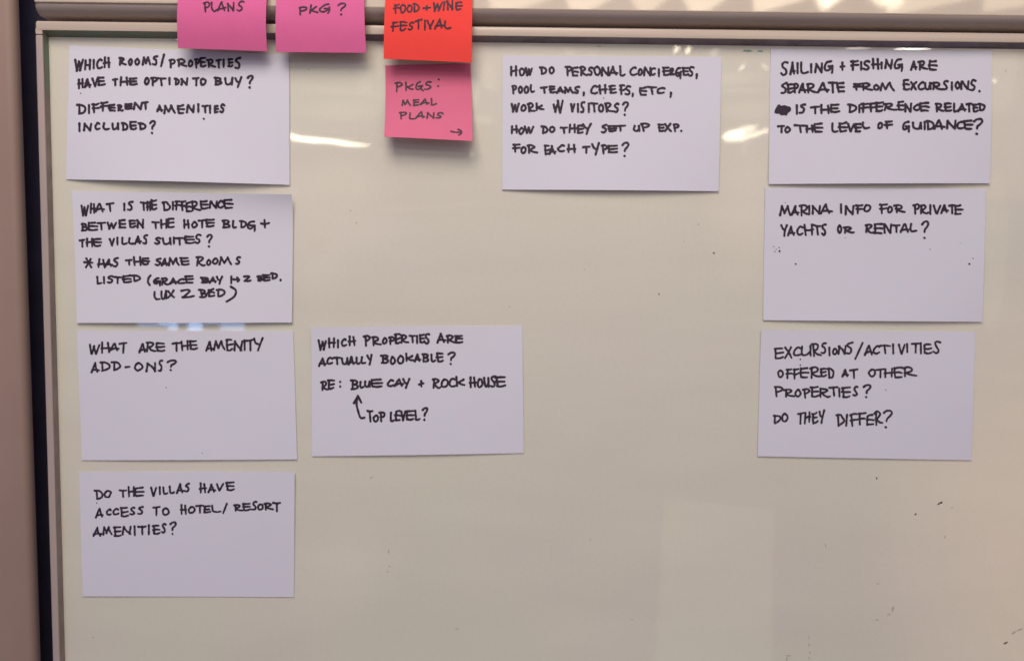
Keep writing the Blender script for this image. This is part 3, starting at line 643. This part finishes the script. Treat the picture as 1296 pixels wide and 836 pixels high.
s7 = card([(975.5, 62), (1255.5, 64), (1253, 232), (973, 233)], lift_fn(0.2, 0.4, 1.0, 0.8, 2.6, 0.8),
     'white card about sailing and fishing with a scribbled black blot, topmost of right column', [
     ((980, 70, 5.891), 'S 42 107 44 157|A 110 162 47 151|I 164 182 52 143|L 190 260 47 143|I 265 284 60 137|N 295 364 53 137|G 366 442 38 140|+ 485 532 48 117|F 562 637 36 118|I 637 657 45 117|S 653 717 36 116|H 720 792 20 111|I 790 808 48 107|N 818 887 26 107|G 888 962 23 127|A 1010 1070 40 117|R 1063 1152 38 117|E 1143 1221 36 117'),
     ((980, 98, 4.8), 'S 35 82 28 102|E 73 122 36 100|P 108 152 33 99|A 143 202 33 99|R 193 264 33 99|A 258 337 28 97|T 323 387 26 99|E 373 431 28 94|F 475 537 33 82|R 528 602 30 84|O 598 642 40 82|M 638 734 28 87|E 775 827 10 82|X 823 870 23 82|C 868 917 23 80|U 908 957 28 80|R 948 1032 26 80|S 1018 1060 16 80|I 1069 1087 26 84|O 1093 1132 23 74|N 1128 1187 18 78|S 1178 1230 10 84|. 1238 1254 76 92'),
     ((975, 124, 4.63), 'I 146 164 38 100|S 163 210 33 94|T 230 292 46 97|H 288 352 36 97|E 343 412 33 90|D 448 510 33 90|I 512 530 38 92|F 526 582 28 90|F 573 622 26 87|E 608 667 20 84|R 658 747 28 78|E 738 792 16 76|N 783 832 28 87|C 833 882 33 78|E 868 936 23 82|R 962 1022 28 87|E 1013 1067 26 82|L 1068 1098 28 87|A 1093 1152 30 84|T 1143 1187 28 87|E 1178 1222 33 87|D 1213 1263 30 80'),
     ((975, 148, 4.63), 'T 38 87 48 97|O 80 122 53 97|T 135 217 43 97|H 203 257 46 97|E 248 313 33 94|L 355 402 33 94|E 393 457 26 92|V 448 497 36 90|E 488 537 36 92|L 533 586 28 74|O 625 662 28 74|F 663 721 20 74|G 770 822 23 94|U 828 892 28 77|I 895 913 24 80|D 908 964 18 80|A 953 1027 13 77|N 1028 1092 16 75|C 1088 1142 23 74|E 1128 1192 16 77|? 1185 1249 6 107')], 3.2)
bx = [(68, 575), (76, 548), (98, 508), (116, 503), (128, 516), (160, 510), (182, 518), (208, 524), (218, 540), (214, 562), (190, 580), (178, 604), (160, 598), (128, 600), (110, 586), (84, 586)]
s7.shape('scribbled_blot', [(970 + a / 6.967, 60 + b / 6.967) for a, b in bx])

s8 = card([(968.5, 237.5), (1247.5, 239), (1243, 407), (966, 405)], lift_fn(0.2, 0.3, 0.6, 0.5, 1.6, 0.8),
     'white card about marina info and yachts, with loose ink specks below its two lines', [
     ((980, 252, 5.184), 'M 30 112 38 112|A 106 167 40 110|R 158 237 33 114|I 220 238 38 100|N 243 307 38 102|A 298 386 28 100|I 428 447 28 97|N 460 527 38 107|F 528 587 33 100|O 583 637 33 87|F 685 747 28 100|O 738 780 43 94|R 778 863 33 94|P 905 957 28 102|R 948 1017 33 100|I 1014 1032 33 104|V 1038 1097 36 100|A 1088 1147 33 97|T 1138 1192 33 100|E 1178 1243 33 104'),
     ((980, 276, 6.171), 'Y 45 107 48 147|A 98 167 58 142|C 170 232 58 137|H 226 312 43 140|T 298 374 46 137|S 363 410 43 142|O 487 532 48 124|R 533 631 63 122|R 705 787 43 122|E 773 852 38 127|N 848 922 38 122|T 918 987 48 117|A 978 1057 38 117|L 1053 1119 38 112|? 1145 1211 18 164')], 3.0)
for i, (x, y, r) in enumerate(((75, 376, 6), (48, 378, 3.5), (42, 350, 3), (72, 356, 3.5), (56, 366, 3), (168, 450, 5.5), (1167, 450, 6), (1188, 418, 3), (940, 365, 3), (108, 98, 2.5), (452, 300, 2.5), (1115, 330, 2))):
    s8.speck(970 + x / 4.547, 235 + y / 4.547, r / 4.547, 20 + i)

s9 = card([(963.5, 417), (1234, 420), (1229.5, 582), (959, 577)], lift_fn(0.8, 0.3, 0.3, 0.2, 0.6, 0.4),
     'lowest white card in the right column, about excursions and activities at other properties', [
     ((975, 428, 5.76), 'E 25 102 66 152|X 98 162 58 150|C 163 227 58 130|U 220 302 48 132|R 293 377 33 134|S 363 412 28 114|I 420 440 60 130|O 448 492 68 122|N 488 557 48 120|S 543 607 23 117|/ 610 680 26 157|A 680 752 43 127|C 743 802 48 117|T 793 881 43 117|I 885 905 36 117|V 928 987 38 120|I 987 1007 33 107|T 1023 1097 30 110|I 1087 1107 28 117|E 1113 1182 36 117|S 1178 1246 16 114'),
     ((975, 460, 6.48), 'O 55 112 48 117|F 123 182 38 127|F 176 242 36 130|E 238 322 28 120|R 318 422 20 124|E 403 467 33 110|D 458 526 30 124|A 582 647 38 112|T 643 723 38 124|O 798 867 40 112|T 858 942 36 120|H 928 1022 33 117|E 1008 1087 23 120|R 1078 1206 20 110'),
     ((975, 484, 9.257), 'P 40 157 38 172|R 143 297 68 174|O 278 367 68 174|P 368 472 63 187|E 458 582 36 174|R 573 712 58 177|T 678 802 40 162|I 792 823 58 172|E 823 947 43 182|S 958 1032 33 160|? 1080 1186 16 184'),
     (K9, [('DO', 68, 172, 622, 610, 60), ('THEY', 226, 412, 632, 618, 70), ('DIFFER', 478, 795, 645, 630, 76), ('?', 792, 843, 656, 656, 122)])], 2.8)
s9.speck(965 + 248 / 5.184, 415 + 204 / 5.184, 1.0, 60); s9.speck(965 + 248 / 5.184, 415 + 242 / 5.184, 1.0, 61); s9.speck(965 + 808 / 5.184, 415 + 405 / 5.184, .7, 62)

# ------------------------------------------------------------------ sticky notes
NG = 'square sticky notes over the board frame'
def hang(d0, bow=3.2, lean=0.0):
    """stuck by its upper edge to the board above, bowing out and tucking back at the bottom"""
    def fn(u, v):
        u = np.clip(u, 0, 1); v = np.clip(v, 0, 1)
        return 0.001 * (d0 + bow * np.sin(np.pi * v ** 1.3) + lean * u * v + 0.0 * u + 0.10 * np.sin(3 * u + 1))
    return fn
S = (220, 0, 5.184)
n1 = card([(231.5, -50), (341, -46), (338, 65), (225.5, 61)], hang(9.8, 3.8, -0.6),
     'pink sticky note reading only PLANS, hanging over the frame nearest its left end', [(S, [('PLANS', 190, 466, 84, 70, 60)])], 2.5, M_PINK, 'sticky_note', NG, 'sticky note', M_INK_THIN)
n2 = card([(353, -48), (461, -47), (463.5, 67), (349.5, 66)], hang(9.7, 3.0),
     'pink sticky note reading PKG and a question mark, hanging over the frame', [(S, [('PKG', 818, 1028, 100, 78, 52), ('?', 1082, 1132, 104, 104, 84)])], 2.5, M_PINK, 'sticky_note', NG, 'sticky note', M_INK_THIN)
S3 = (460, 0, 3.8)
n3 = card([(489.5, -40), (598.5, -38), (597, 79.3), (485.5, 74.5)], hang(9.7, 2.0),
     'bright orange sticky note reading FOOD + WINE FESTIVAL, hanging over the frame', [
     (S3, [('FOOD', 142, 272, 64, 59, 42), ('+', 286, 320, 56, 56, 34), ('WINE', 334, 480, 54, 49, 42)]),
     (S3, [('FESTIVAL', 130, 425, 150, 138, 44)])], 2.5, M_CORAL, 'sticky_note', NG, 'sticky note', M_INK_THIN)
S4 = (490, 80, 7.6)
def pink_low(u, v):
    u = np.clip(u, 0, 1); v = np.clip(v, 0, 1)
    return 0.001 * (0.6 + 11.0 * v ** 2.2 + 0.25 * np.sin(3 * u))
n4 = card([(487.5, 83), (595.5, 80.5), (598, 178.5), (486, 173)], pink_low,
     'pink sticky note reading PKGS: MEAL PLANS with a small arrow, lower edge curling', [
     (S4, [('PKGS', 67, 430, 270, 250, 84), (':', 480, 496, 250, 250, 96)]),
     (S4, [('MEAL', 136, 482, 412, 400, 58)]), (S4, [('PLANS', 112, 543, 534, 530, 62)])], 2.35, M_ROSE, 'sticky_note', NG, 'sticky note', M_INK_THIN)
n4.ink('drawn_arrow', arrow_path(S4, [[(614, 656), (660, 666), (714, 664)], [(682, 638), (704, 646), (718, 664), (706, 682), (690, 692)]]), 2.2, M_INK_THIN)
